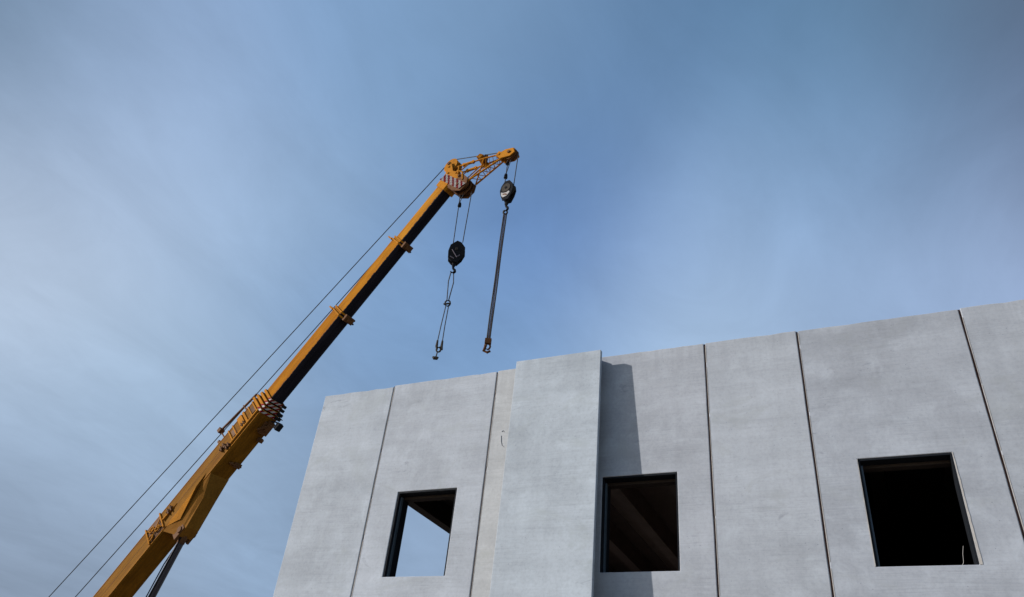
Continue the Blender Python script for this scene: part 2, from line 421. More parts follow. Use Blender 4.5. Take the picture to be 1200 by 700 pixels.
for s, e in ((8.75, -.12), (8.62, .20), (9.02, .12)):
    tube(bm, [(s + .13 * math.cos(a * R(45)), e + .09 * math.sin(a * R(45)), zf - .06) for a in range(9)], .028, 6, False)
tube(bm, [(8.5, -.3, zf - .05), (9.25, .25, zf - .05)], .022, 6)
tube(bm, [(8.55, .3, zf - .05), (9.25, -.2, zf - .05)], .022, 6)
finish('lifting_eyes', bm, M['yellow'], base, world=BM)
bm = bmesh.new(); box(bm, 8.505, 9.245, -H1 / 2 + .06, H1 / 2 - .12, zf - .012, zf - .001)
finish('painted_recess', bm, M['brown'], base, world=BM)  # flat dark plate in place of a recess's shade
# cylinder bracket: faceted fairing below the boom
hb = H1 / 2
bm = bmesh.new()
def poly_solid(bm, near, far):
    A = [bm.verts.new(p) for p in near]; B = [bm.verts.new(p) for p in far]
    bm.faces.new(A); bm.faces.new(B[::-1])
    for i in range(len(A)): j = (i + 1) % len(A); bm.faces.new((A[i], A[j], B[j], B[i]))
nz = -.26; near = [(9.15, hb - .02, -.40), (11.9, hb - .02, -.40), (11.15, hb + .45, nz), (10.05, hb + .83, nz), (9.62, hb + .80, nz)]
far = [(p[0], p[1], -p[2]) for p in near]
poly_solid(bm, near, far)
finish('cylinder_bracket', bm, M['base'], base, world=BM, bevel=.01)
bm = bmesh.new()   # tapering gusset plates on the near face
v = [(9.35, hb - .05, zf - .002), (11.7, hb - .25, zf - .002), (11.2, hb + .02, zf - .13), (10.0, hb + .35, zf + .02)]
vv = [bm.verts.new(p) for p in v]; bm.faces.new((vv[0], vv[1], vv[2])); bm.faces.new((vv[0], vv[2], vv[3])); bm.faces.new((vv[1], vv[3], vv[2])); bm.faces.new((vv[0], vv[3], vv[1]))
poly_solid(bm, [(9.35, .0, zf - .002), (9.35, .06, zf - .002), (10.1, -.02, zf - .002)], [(9.35, .0, zf - .09), (9.35, .06, zf - .09), (10.1, -.02, zf - .02)])
finish('gusset', bm, M['yellow'], base, world=BM)  # golden colour stands in for the bright lit facet
bm = bmesh.new()
box(bm, 9.42, 9.98, hb + .0, hb + .80, -.30, -.20); box(bm, 9.42, 9.98, hb + .0, hb + .80, .20, .30)
tube(bm, [(9.78, hb + .66, -.34), (9.78, hb + .66, .34)], .12, 16)
finish('pin_lug', bm, M['brown'], base, world=BM, bevel=.01)
# telescopic sections
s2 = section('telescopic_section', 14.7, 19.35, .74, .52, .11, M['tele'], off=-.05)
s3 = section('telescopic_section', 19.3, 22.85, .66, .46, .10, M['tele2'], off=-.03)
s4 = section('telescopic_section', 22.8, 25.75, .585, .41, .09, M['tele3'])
def stripes(bm, s0, s1, h, w, c, t, off, n, slant, mi=(1, 2), z_lim=None, y_from=0.0):
    """slanted red/white patches on the near side's lower part and the underside of a collar"""
    hh = h / 2 + t + .003 + off; ww = w / 2 + t + .003
    # path: along near side (y from y_from to hh) then along underside (z from -ww to ww)
    La = hh - y_from; Lb = 2 * ww
    def P(u, s):
        if u <= La: return (s, y_from + u, -ww)
        return (s, hh, -ww + (u - La))
    tot = La + Lb; st = tot / n
    for i in range(n):
        u0, u1 = i * st, (i + 1) * st
        a0, a1 = u0, min(u1, tot)
        b0, b1 = min(u0 + slant, tot), min(u1 + slant, tot)
        if b1 - b0 < 1e-3 and a1 - a0 < 1e-3: continue
        # split at the corner
        K = 6
        for k in range(K):
            f0, f1 = k / K, (k + 1) / K
            q = [P(a0 + (a1 - a0) * f0, s0), P(a0 + (a1 - a0) * f1, s0), P(b0 + (b1 - b0) * f1, s1), P(b0 + (b1 - b0) * f0, s1)]
            if len({tuple(round(x, 4) for x in p) for p in q}) < 4: continue
            bm.faces.new([bm.verts.new(p) for p in q]).material_index = mi[i % 2]
def collar(s0, n_rings, h, w, c, t, off, pitch, wid, striped):
    for i in range(n_rings):
        s = s0 + i * pitch
        tt = t - i * .035
        bm = bmesh.new(); ring(bm, s, s + wid, h - .01, w - .01, c, tt, off)
        cc = finish('collar', bm, M['yellow'], crane, world=BM, bevel=.006)
        if striped:
            bm = bmesh.new(); stripes(bm, s + .005, s + wid - .005, h - .01, w - .01, c, tt, off, 9, .12, (0, 1), y_from=.12)
            finish('warning_stripes', bm, None, cc, world=BM, mats=[M['red'], M['white']])
        bm = bmesh.new()   # dark grease pad under each ring
        box(bm, s + .02, s + wid + .02, h / 2 + tt * .5 + off, h / 2 + tt + .035 + (i % 2) * .03 + off, w * .30, w / 2 + tt + .02)
        finish('wear_pad', bm, M['black'], cc, world=BM)
collar(14.70, 4, .83, .66, .08, .115, -.03, .165, .105, True)
collar(19.22, 2, .70, .49, .1, .085, -.04, .14, .06, False)
collar(22.72, 2, .62, .43, .1, .08, -.02, .13, .06, False)
for s, h, w, off in ((19.22, .70, .49, -.04), (22.72, .62, .43, -.02)):
    bm = bmesh.new(); box(bm, s - .03, s + .03, -h / 2 - .30, -h / 2 - .02, -w / 2 - .10, w / 2 + .05)
    finish('collar_ear', bm, M['yellow'], crane, world=BM, bevel=.005)
    bm = bmesh.new(); box(bm, s - .02, s + .24, h / 2 + .05, h / 2 + .16, -.18, .24); box(bm, s + .03, s + .15, h / 2 + .16, h / 2 + .25, -.06, .14)
    finish('collar_foot', bm, M['brown'], crane, world=BM, bevel=.005)
# swinging guard rod on the top side, lamp below
bm = bmesh.new()
tube(bm, [(12.85, -1.12, zf + .1), (14.9, -.62, zf + .02)], .045, 6); tube(bm, [(12.85, -1.12, zf + .1), (12.9, -.42, zf + .1)], .03, 6)
box(bm, 12.78, 12.95, -1.2, -1.02, zf, zf + .2); tube(bm, [(14.2, -.9, zf + .05), (14.25, -.42, zf + .05)], .03, 6); box(bm, 12.6, 12.7, -.62, -.45, zf, zf + .1)
finish('guard_rod', bm, M['brown'], base, world=BM)
bm = bmesh.new()
tube(bm, [(14.55, hb - .02, .2), (14.75, hb + .35, .2), (14.7, hb + .62, .2)], .03, 6)
box(bm, 14.58, 14.85, hb + .55, hb + .73, .1, .32)
tube(bm, [(14.9, hb + .1, .25), (14.95, hb + .5, .25)], .02, 5)
finish('work_lamp', bm, M['black'], base, world=BM, bevel=.01)
bm = bmesh.new()
box(bm, 14.0, 14.5, hb, hb + .12, .0, .38); box(bm, 14.2, 14.6, hb, hb + .2, .1, .3); box(bm, 13.7, 13.85, hb, hb + .14, .2, .42)
tube(bm, [(14.1, hb + .1, -.1), (14.6, hb + .2, .3)], .05, 6)
finish('underside_fitting', bm, M['brown'], base, world=BM, bevel=.01)
bm = bmesh.new(); box(bm, 12.42, 12.62, hb, hb + .06, .12, .42); box(bm, 12.45, 12.58, hb, hb + .05, -.02, .06); tube(bm, [(12.52, hb + .05, -.1), (12.52, hb + .05, .44)], .03, 8)
finish('underside_clamp', bm, M['brown'], base, world=BM, bevel=.01)
bm = bmesh.new(); tube(bm, [(9.9, -hb, -.2), (9.9, -hb - .18, -.2)], .03, 6); disc(bm, (9.9, -hb - .2, -.2), (0, 0, 1), .07, .05, 12)
finish('rope_guide', bm, M['brown'], base, world=BM)

# boom head
head_bm = bmesh.new()   # upper cheeks that carry the big sheave
arm = [(25.72, -.29), (26.0, -.36), (26.33, -.70), (26.50, -.62), (26.42, -.40), (26.22, -.05), (26.30, .35), (26.15, .60), (25.80, .40)]
for z0, z1 in ((-.27, -.23), (.25, .29)): plate(head_bm, arm, 2, z0, z1)
box(head_bm, 25.98, 26.03, -.25, .3, -.228, .248)
head = finish('boom_head', head_bm, M['yellow'], crane, world=BM, bevel=.008)
bm = bmesh.new()        # lower sheave housing
low = [(25.60, .31), (26.22, .31), (26.30, .70), (26.25, 1.10), (26.0, 1.28), (25.68, 1.22), (25.53, .80)]
for z0, z1 in ((-.262, -.22), (-.02, .02), (.22, .262)): plate(bm, low, 2, z0, z1)
box(bm, 25.56, 25.60, .32, .9, -.218, .218); box(bm, 25.62, 26.2, .312, .35, -.218, .218)
for s_, e0 in ((25.85, .85), (26.15, .55)): tube(bm, [(s_, e0, -.32), (s_, e0, .32)], .05, 10)
finish('sheave_housing', bm, M['brown'], head, world=BM, bevel=.006)
bm = bmesh.new()        # small cross pins and braces between the cheeks
for s_, e0 in ((26.2, .25), (26.28, -.45), (26.05, -.2)): tube(bm, [(s_, e0, -.31), (s_, e0, .31)], .035, 8)
tube(bm, [(25.95, -.1, -.2), (26.3, -.45, .15)], .03, 6); tube(bm, [(26.2, .45, -.3), (26.5, .05, -.25)], .03, 6)
tube(bm, [(26.1, .9, -.27), (26.35, .55, -.27), (26.3, .2, -.27)], .035, 6)
finish('head_brace', bm, M['yellow'], head, world=BM)
bm = bmesh.new(); ring(bm, 25.40, 25.70, .585, .43, .06, .05)
finish('head_collar', bm, M['yellow'], head, world=BM, bevel=.008)
bm = bmesh.new()        # slanted red and white board on the near cheek
n = 11
P0, P1, Q0, Q1 = Vector((25.66, -.36, 0)), Vector((25.70, 1.12, 0)), Vector((25.98, -.22, 0)), Vector((26.02, 1.26, 0))
NF, NS = 66, 8
grid = [[bm.verts.new((*P0.lerp(P1, a / NF).lerp(Q0.lerp(Q1, a / NF), b / NS).xy, -.30)) for b in range(NS + 1)] for a in range(NF + 1)]
for a in range(NF):
    for b in range(NS):
        fc = bm.faces.new((grid[a][b], grid[a + 1][b], grid[a + 1][b + 1], grid[a][b + 1]))
        fc.material_index = int(math.floor(((a + .5) / NF + .36 * (b + .5) / NS) * 9)) % 2
bmesh.ops.solidify(bm, geom=bm.faces[:], thickness=.012)
finish('warning_board', bm, None, head, world=BM, mats=[M['red'], M['white']])
bm = bmesh.new(); disc(bm, (26.40, -.62, -.12), (0, 0, 1), .33, .09, 28); disc(bm, (26.40, -.62, .1), (0, 0, 1), .33, .09, 28)
finish('sheave', bm, M['yellow'], head, world=BM, smooth=True)
bm = bmesh.new(); tube(bm, [(26.4, -.62, -.3), (26.4, -.62, .3)], .07, 12); finish('sheave_pin', bm, M['brown'], head, world=BM)
bm = bmesh.new()
for z in (-.15, .02, .17): disc(bm, (25.98, .98, z), (0, 0, 1), .24, .08, 24)
finish('sheave', bm, M['brown'], head, world=BM, smooth=True)

# lattice fly jib
jb = bmesh.new()
def w2(s, e, w): return (s, e, -w)
tipA, tipB = (27.66, 1.90, .11), (27.66, 1.76, -.11)
A0, B0 = (26.12, 1.10, .2), (26.26, 1.10, -.2)
C1, C0 = (27.68, 1.66, .12), (26.45, -.08, .2)
D1, D0 = (27.70, 1.58, -.12), (26.45, -.22, -.2)
Cm, Dm = (27.20, .97, .18), (27.10, .72, -.18)
def lerp(p, q, t): return tuple(p[i] + (q[i] - p[i]) * t for i in range(3))
jib = None
for p, q, r in ((A0, tipA, .034), (B0, tipB, .034), (Cm, C1, .03), (Dm, D1, .03)): tube(jb, [w2(*p), w2(*q)], r, 6)
tube(jb, [w2(*A0), w2(*lerp(Dm, D1, .05))], .03, 6); tube(jb, [w2(*B0), w2(*lerp(Cm, C1, .02))], .026, 6)
nb = 6
for i in range(nb):
    t0, t1, tm = i / nb, (i + 1) / nb, (i + .5) / nb
    s_ = .12 + .88 * t0; e_2 = .12 + .88 * t1
    tube(jb, [w2(*lerp(A0, tipA, s_)), w2(*lerp(B0, tipB, (s_ + e_2) / 2))], .015, 5)
    tube(jb, [w2(*lerp(B0, tipB, (s_ + e_2) / 2)), w2(*lerp(A0, tipA, e_2))], .015, 5)
for i in range(5):
    t0, t1 = .38 + .6 * i / 5, .38 + .6 * (i + 1) / 5
    u = i / 5; u1 = (i + .5) / 5
    tube(jb, [w2(*lerp(A0, tipA, t0)), w2(*lerp(Dm, D1, u1))], .014, 5)
    tube(jb, [w2(*lerp(Dm, D1, u1)), w2(*lerp(A0, tipA, t1))], .014, 5)
    tube(jb, [w2(*lerp(B0, tipB, t0)), w2(*lerp(Cm, C1, u1))], .012, 5)
jib = finish('fly_jib', jb, M['yellow'], crane, world=BM, smooth=True)
bm = bmesh.new()   # turnbuckle stays from the head to the jib mast
for p, q in ((C0, Cm), (D0, Dm)):
    tube(bm, [w2(*p), w2(*lerp(p, q, .25)), w2(*lerp(p, q, .27)), w2(*lerp(p, q, .6)), w2(*lerp(p, q, .62)), w2(*q)], [.03, .03, .055, .055, .03, .03], 8)
    for t in (.25, .62): disc(bm, w2(*lerp(p, q, t)), (0, 0, 1), .07, .08, 10)
for p, q in (((26.1, .15, .2), lerp(C0, Cm, .5)), ((26.2, .3, -.2), lerp(D0, Dm, .8)), ((26.2, .55, .2), lerp(D0, Dm, .3)), ((26.2, .9, 0), (26.75, .75, -.1))):
    tube(bm, [w2(*p), w2(*q)], .022, 6)
finish('stay', bm, M['yellow'], jib, world=BM, smooth=True)
bm = bmesh.new()   # jib mast with its own small sheave
d = Vector((Dm[0] - Cm[0], Dm[1] - Cm[1], 0))
hexa(bm, [w2(27.12, .60, .26), w2(27.30, .66, .26), w2(27.34, .80, .2), w2(27.16, .78, .2), w2(27.02, .62, -.30), w2(27.18, .70, -.30), w2(27.22, .86, -.28), w2(27.06, .80, -.28)])
finish('jib_mast', bm, M['yellow'], jib, world=BM, bevel=.01)
bm = bmesh.new(); disc(bm, w2(27.28, .85, .02), (.3, .6, .4), .17, .07, 16)
finish('mast_sheave', bm, M['brown'], jib, world=BM, smooth=True)
bm = bmesh.new()
plate(bm, [(27.52, 1.46), (27.88, 1.72), (28.06, 2.06), (27.94, 2.28), (27.72, 2.20), (27.48, 1.80)], 2, -.17, -.12)
plate(bm, [(27.52, 1.46), (27.88, 1.72), (28.06, 2.06), (27.94, 2.28), (27.72, 2.20), (27.48, 1.80)], 2, .12, .17)
tube(bm, [(27.6, 1.6, -.2), (27.6, 1.6, .2)], .05, 8); box(bm, 27.5, 27.72, 1.45, 1.6, -.17, .17)
finish('jib_tip', bm, M['yellow'], jib, world=BM, bevel=.008)
bm = bmesh.new(); disc(bm, (27.84, 2.02, -.05), (0, 0, 1), .25, .08, 24); disc(bm, (27.84, 2.02, .06), (0, 0, 1), .25, .08, 24)
tube(bm, [(27.84, 2.02, -.22), (27.84, 2.02, .22)], .06, 10)
finish('tip_sheave', bm, M['brown'], jib, world=BM, smooth=True)

# hoist ropes along the boom and over the jib
def BL(s, e, w=0.): return BM @ Vector((s, e, -w))
rr = .02
bm = bmesh.new(); tube(bm, [BL(26.22, -.95, .12), BL(2.56, -3.93), BL(-2.2, -4.53)], rr, 6); finish('hoist_rope', bm, M['rope'], crane)
bm = bmesh.new(); tube(bm, [BL(25.6, -.38), BL(4.01, -2.22), BL(-1.2, -2.66)], rr, 6); finish('hoist_rope', bm, M['rope'], crane)
bm = bmesh.new(); tube(bm, [BL(26.62, -.88, .12), BL(27.70, 1.36, .05)], .018, 6); finish('hoist_rope', bm, M['rope'], crane)
bm = bmesh.new(); tube(bm, [BL(26.2, -.92, -.1), BL(26.62, -.86, -.1)], .018, 6); finish('hoist_rope', bm, M['rope'], crane)
def rope(pts, r=.017, name='fall_rope', mat='rope'):
    bm = bmesh.new(); tube(bm, pts, r, 6); finish(name, bm, M[mat], crane)
X1 = Vector((-11.82, 17.6, 0)); X2 = Vector((-9.80, 17.2, 0))
# main falls
rope([(-12.07, 17.66, 20.5), (-11.98, 17.64, 18.0)])
rope([(-11.51, 17.54, 20.4), (-11.53, 17.54, 18.0)])
rope([(-11.88, 17.6, 20.5), (-12.02, 17.64, 20.08)], .014)
rope([(-9.55, 17.16, 21.4), (-9.59, 17.18, 19.65)])
rope([(-9.82, 17.2, 21.3), (-10.0, 17.24, 20.5)], .014)
rope([(-9.99, 17.24, 21.4), (-9.98, 17.22, 19.65)])
for x, y, z, h in ((-12.01, 17.645, 19.87, .2), (-9.99, 17.24, 21.0, .15), (-9.99, 17.24, 20.32, .22)):
    bm = bmesh.new(); tube(bm, [(x, y, z), (x, y, z + .03), (x, y, z + h * .4), (x, y, z + h * .45), (x, y, z + h * .55), (x, y, z + h * .6), (x, y, z + h)], [.03, .07, .07, .035, .035, .065, .05], 10)
    finish('limit_weight', bm, M['black'], crane, smooth=True)

# hydraulic cylinder
P1 = BM @ Vector((9.70, hb + .66, 0)); P2 = Vector((-25.2, 20.28, 1.9))
dirc = (P2 - P1).normalized(); Lc = (P2 - P1).length
bm = bmesh.new(); tube(bm, [P1, P1 + dirc * (Lc * .5)], .125, 24); cyl = finish('hydraulic_rod', bm, M['chrome'], crane, smooth=True)
bm = bmesh.new(); tube(bm, [P1 + dirc * (Lc * .46), P2], .17, 20); finish('hydraulic_cylinder', bm, M['base'], crane, smooth=True)
bm = bmesh.new(); tube(bm, [P1 + Vector((-.12, 0, -.1)), P1 + dirc * Lc * .15 + Vector((-.24, -.02, 0)), P1 + dirc * Lc * .6 + Vector((-.26, -.02, 0))], .022, 8)
tube(bm, [P1 + Vector((.0, -.12, -.1)), P1 + dirc * Lc * .6 + Vector((.0, -.13, 0))], .03, 8)
finish('hydraulic_hose', bm, M['black'], crane)
bm = bmesh.new(); tube(bm, [P1 - dirc * .05, P1 + dirc * .35], .14, 16); finish('rod_eye', bm, M['brown'], crane, smooth=True)

# superstructure and carrier (below the frame of the photograph)
def cbox(name, x0, x1, y0, y1, z0, z1, mat, parent=crane, bev=.04):
    bm = bmesh.new(); box(bm, x0, x1, y0, y1, z0, z1); return finish(name, bm, M[mat], parent, bevel=bev, world=CW)
cbox('turntable', -4.2, 6.2, -.9, .9, 1.75, 2.0, 'yellow')
for y in (-.62, .5):
    bm = bmesh.new(); plate(bm, [(-1.6, 2.0), (1.2, 2.0), (.35, 3.0), (-.35, 3.0)], 1, y, y + .12); finish('pivot_plate', bm, M['yellow'], crane, bevel=.02, world=CW)
cbox('counterweight', -6.2, -4.2, -1.3, 1.3, 1.7, 3.0, 'yellow')
for x, z, y in ((-4.83, 3.3, 0), (-2.73, 2.3, 0)):
    bm = bmesh.new(); tube(bm, [(x, -.5, z), (x, .5, z)], .3, 20); 
    for s in (-.5, .5): tube(bm, [(x, s - .03, z), (x, s + .03, z)], .42, 20)
    finish('winch_drum', bm, M['steel'], crane, world=CW, smooth=True)
bm = bmesh.new(); plate(bm, [(2.2, 1.6), (4.1, 1.6), (4.1, 2.3), (3.6, 3.1), (2.2, 3.1)], 1, -1.35, -.92)
cab = finish('cab', bm, M['yellow'], crane, bevel=.03, world=CW)
bm = bmesh.new(); plate(bm, [(2.4, 2.25), (3.95, 2.25), (3.5, 2.98), (2.4, 2.98)], 1, -1.36, -1.345); finish('cab_window', bm, M['glass'], cab, world=CW)
ch = cbox('chassis', -5.5, 7.5, -1.25, 1.25, .95, 1.7, 'yellow')
bm = bmesh.new(); plate(bm, [(7.5, .75), (9.3, .75), (9.3, 1.7), (8.8, 2.6), (7.5, 2.6)], 1, -1.25, 1.25)
dc = finish('driver_cab', bm, M['yellow'], crane, bevel=.05, world=CW)
bm = bmesh.new(); plate(bm, [(7.8, 1.75), (9.1, 1.75), (8.7, 2.45), (7.8, 2.45)], 1, -1.262, -1.24); finish('cab_window', bm, M['glass'], dc, world=CW)
for x in (-4.2, -2.6, 3.0, 4.7, 6.3):
    for y in (-1.1, 1.1):
        bm = bmesh.new(); tube(bm, [(x, y - .2, .62), (x, y - .17, .62), (x, y + .17, .62), (x, y + .2, .62)], [.54, .62, .62, .54], 24); wh = finish('wheel', bm, M['rubber'], crane, world=CW, smooth=True)
        bm = bmesh.new(); tube(bm, [(x, y - .215, .62), (x, y + .215, .62)], .32, 16); finish('rim', bm, M['yellow'], wh, world=CW, smooth=True)
for x in (-5.3, 2.0):
    for s in (-1, 1):
        bm = bmesh.new(); box(bm, x - .15, x + .15, min(s * 1.25, s * 3.2), max(s * 1.25, s * 3.2), 1.0, 1.3)
        tube(bm, [(x, s * 3.1, 1.1), (x, s * 3.1, .1)], .1, 12); tube(bm, [(x, s * 3.1, .1), (x, s * 3.1, .0)], .35, 16)
        finish('outrigger', bm, M['yellow'], crane, world=CW)

# ------------------------------------------------------------------ hook blocks and slings
def hook_pts(x, y, z, s):
    pts = [(0, .0), (0, -.14), (.03, -.2), (.10, -.26), (.115, -.35), (.05, -.43), (-.04, -.43), (-.10, -.36)]
    return [(x + p[0] * s, y, z + p[1] * s) for p in pts]
# block under the jib tip
hb2 = thing('hook_block', 'black hook block with a pale lower plate hanging from the tip of the fly jib', 'hook block', (-9.79, 17.2, 18.9), 0, 'hook blocks hanging from the crane')
Tb = Matrix.Translation((-9.79, 17.2, 19.55)) @ Matrix.Rotation(R(-6), 4, 'Z') @ Matrix.Diagonal((.82, .62, .90, 1)) @ Matrix.Translation((0, 0, -19.55))
bm = bmesh.new()
poly = [(-.13, 20.08), (.10, 20.08), (.28, 19.86), (.33, 19.62), (.27, 19.35), (.14, 19.08), (-.14, 19.08), (-.27, 19.38), (-.33, 19.62), (-.28, 19.86)]
plate(bm, poly, 1, -.20, -.13); plate(bm, poly, 1, .13, .20)
finish('cheek_plate', bm, M['black'], hb2, world=Tb, bevel=.015)
bm = bmesh.new(); disc(bm, (0, -.05, 19.72), (0, 1, 0), .30, .09, 28); disc(bm, (0, .05, 19.72), (0, 1, 0), .30, .09, 28)
finish('sheave', bm, M['steel'], hb2, world=Tb, smooth=True)
bm = bmesh.new(); disc(bm, (-.02, -.215, 19.70), (0, 1, 0), .21, .03, 24); finish('sheave_cover', bm, M['steel'], hb2, world=Tb, smooth=True)
bm = bmesh.new(); tube(bm, [(-.02, -.25, 19.70), (-.02, .25, 19.70)], .06, 12); finish('axle', bm, M['black'], hb2, world=Tb, smooth=True)
bm = bmesh.new(); plate(bm, [(-.25, 19.52), (-.13, 19.46), (.02, 19.45), (.13, 19.50), (.19, 19.42), (.06, 19.27), (-.12, 19.23), (-.22, 19.33)], 1, -.212, -.202)
pp = finish('pale_plate', bm, M['white'], hb2, world=Tb)
bm = bmesh.new(); plate(bm, [(-.16, 19.42), (-.02, 19.40), (.09, 19.33), (.04, 19.30), (-.05, 19.34), (-.15, 19.37)], 1, -.218, -.2125)
finish('plate_mark', bm, M['brown'], pp, world=Tb)
bm = bmesh.new(); tube(bm, [(0, 0, 19.2), (0, 0, 18.93)], [.11, .08], 12); tube(bm, hook_pts(0, 0, 18.98, .85), [.06, .055, .05, .055, .06, .055, .045, .02], 10)
finish('hook', bm, M['black'], hb2, world=Tb, smooth=True)
sl2 = thing('lifting_sling', 'long straight pair of grey lifting straps hanging below the hook block at the jib tip', 'lifting sling', (-9.79, 17.2, 13.0), 0, 'lifting slings under the hook blocks')
T2 = Matrix.Translation((-9.79, 17.2, 0)) @ Matrix.Rotation(R(25), 4, 'Z')
for s in (-1, 1):
    bm = bmesh.new(); n = 24
    pts = [(s * (.046 + .004 * math.sin(i * .45 + s)), 0, 18.62 - (18.62 - 13.45) * i / n) for i in range(n + 1)]
    tube(bm, pts, .022, 8); finish('strap', bm, M['steel'], sl2, world=T2, smooth=True)
bm = bmesh.new(); box(bm, -.022, .022, -.006, .006, 13.5, 18.6); finish('strap', bm, M['sling'], sl2, world=T2)
bm = bmesh.new(); tube(bm, [(.07 * math.cos(a), .0, 18.64 + .09 * math.sin(a)) for a in [i * R(40) for i in range(10)]], .03, 6, False); finish('master_link', bm, M['steel'], sl2, world=T2)
bm = bmesh.new(); box(bm, -.10, .10, -.06, .06, 13.34, 13.52); tube(bm, [(.0 + .085 * math.cos(a), .0, 13.25 + .11 * math.sin(a)) for a in [i * R(40) for i in range(10)]], .032, 6, False)
tube(bm, [(-.05, 0, 13.3), (-.1, .02, 13.1), (.02, 0, 13.04), (.1, 0, 13.1)], .045, 8)
finish('shackle', bm, M['brown'], sl2, world=T2, bevel=.01)

# block under the boom head
hb1 = thing('hook_block', 'dark rounded hook block hanging beneath the striped end of the boom', 'hook block', (-11.78, 17.6, 17.0), 0, 'hook blocks hanging from the crane')
T1 = Matrix.Translation((-11.76, 17.6, 17.5)) @ Matrix.Rotation(R(28), 4, 'Z') @ Matrix.Diagonal((.93, .8, .95, 1)) @ Matrix.Translation((0, 0, -17.5))
bm = bmesh.new()
poly = [(-.02, 18.12), (.15, 18.05), (.31, 17.84), (.33, 17.60), (.24, 17.34), (.08, 17.12), (-.13, 17.14), (-.27, 17.30), (-.30, 17.60), (-.25, 17.90)]
plate(bm, poly, 1, -.16, -.10); plate(bm, poly, 1, .10, .16)
finish('cheek_plate', bm, M['black'], hb1, world=T1, bevel=.015)
bm = bmesh.new(); disc(bm, (0, 0, 17.74), (0, 1, 0), .29, .12, 28); box(bm, -.1, .1, -.098, .098, 17.15, 17.5)
finish('sheave', bm, M['black'], hb1, world=T1, smooth=True)
bm = bmesh.new(); tube(bm, [(0, -.2, 17.72), (0, .2, 17.72)], .06, 12); finish('axle', bm, M['steel'], hb1, world=T1, smooth=True)
bm = bmesh.new(); bar(bm, (-.16, -.175, 17.66), (.06, -.175, 17.33), .05, .02); bar(bm, (-.20, -.175, 17.34), (-.04, -.175, 17.26), .05, .02); bar(bm, (.07, -.175, 17.36), (.16, -.175, 17.44), .06, .02)
finish('side_strap', bm, M['sling'], hb1, world=T1)
bm = bmesh.new(); tube(bm, [(-.02, 0, 17.2), (-.02, 0, 17.0)], [.08, .06], 12); tube(bm, hook_pts(-.02, 0, 17.04, .75), [.05, .045, .045, .05, .055, .05, .04, .02], 10)
finish('hook', bm, M['black'], hb1, world=T1, smooth=True)
sl1 = thing('lifting_sling', 'thin doubled wire sling with a ring at mid-length hanging under the boom-head hook block', 'lifting sling', (-11.77, 17.6, 13.3), 0, 'lifting slings under the hook blocks')
TS = Matrix.Translation((-11.77, 17.6, 0)) @ Matrix.Rotation(R(25), 4, 'Z')
bm = bmesh.new()
tube(bm, [(-.06, 0, 16.74), (-.09, 0, 16.4), (-.03, 0, 15.62)], .02, 6); tube(bm, [(.04, 0, 16.74), (.09, 0, 16.35), (.03, 0, 15.62)], .02, 6)
finish('wire_leg', bm, M['rope'], sl1, world=TS)
bm = bmesh.new(); tube(bm, [(.04 + .09 * math.cos(a) - .03, .02, 15.5 + .12 * math.sin(a)) for a in [i * R(40) for i in range(10)]], .028, 6, False)
tube(bm, [(-.12, 0, 15.44), (.12, 0, 15.5)], .03, 6)
finish('ring', bm, M['steel'], sl1, world=TS)
for x0, x1, z1 in ((-.03, -.10, 13.95), (.06, .06, 13.9)):
    bm = bmesh.new(); tube(bm, [(x0, 0, 15.42), ((x0 + x1) / 2 - .01, 0, 14.6), (x1, 0, z1)], .018, 6); finish('wire_leg', bm, M['rope'], sl1, world=TS)
bm = bmesh.new()
for x in (-.10, .06):
    tube(bm, [(x, 0, 14.02), (x, 0, 13.8), (x + .03, 0, 13.68)], [.03, .045, .03], 8)
tube(bm, [(.07 * math.cos(a) - .02, .0, 13.68 + .09 * math.sin(a)) for a in [i * R(40) for i in range(10)]], .03, 6, False)
tube(bm, [(-.04, 0, 13.6), (-.06, 0, 13.42)], .02, 6)
tube(bm, [(-.16, 0, 13.40), (-.12, 0, 13.36), (-.02, 0, 13.36), (.02, 0, 13.40)], [.03, .06, .06, .02], 8)
finish('end_hook', bm, M['steel'], sl1, world=TS)

# ------------------------------------------------------------------ camera
Rm = Matrix(((.90773532, .16056105, .38760385), (.40848732, -.54893574, -.72925144), (.09568023, .82029854, -.56387551)))
cam = bpy.data.cameras.new('camera'); cam.sensor_width = 36; cam.lens = 36 * 884 / 1200; cam.clip_end = 5000; cam.clip_start = .05
co = bpy.data.objects.new('camera', cam); COL.objects.link(co)
co.matrix_world = Matrix.Translation((0, 0, G)) @ Rm.to_4x4()
sc.camera = co

# ------------------------------------------------------------------ light
sd = Vector((1.8, 1, -.9)).normalized()
sun = bpy.data.lights.new('sun', 'SUN'); sun.energy = 5.0; sun.angle = R(.55); sun.color = (1, .96, .91)
so = bpy.data.objects.new('sun', sun); COL.objects.link(so)
so.rotation_euler = sd.to_track_quat('-Z', 'Y').to_euler(); so.location = (-30, -20, 40)

wd = bpy.data.worlds.new('World'); sc.world = wd; wd.use_nodes = True
nt = wd.node_tree; bg = nt.nodes['Background']
sky = N(nt, 'ShaderNodeTexSky'); sky.sky_type = 'NISHITA'; sky.sun_disc = False
sky.sun_elevation = math.asin(-sd.z); sky.sun_rotation = math.atan2(-sd.x, -sd.y)
sky.air_density = 1.0; sky.dust_density = .6; sky.ozone_density = 1.6
tc = N(nt, 'ShaderNodeTexCoord'); v = tc.outputs['Generated']
sx = N(nt, 'ShaderNodeSeparateXYZ'); nt.links.new(v, sx.inputs[0])
zc = math_n(nt, 'ADD', math_n(nt, 'MAXIMUM', sx.outputs[2], 0.), .12)
cx = N(nt, 'ShaderNodeCombineXYZ')
nt.links.new(math_n(nt, 'DIVIDE', sx.outputs[0], zc), cx.inputs[0]); nt.links.new(math_n(nt, 'DIVIDE', sx.outputs[1], zc), cx.inputs[1])
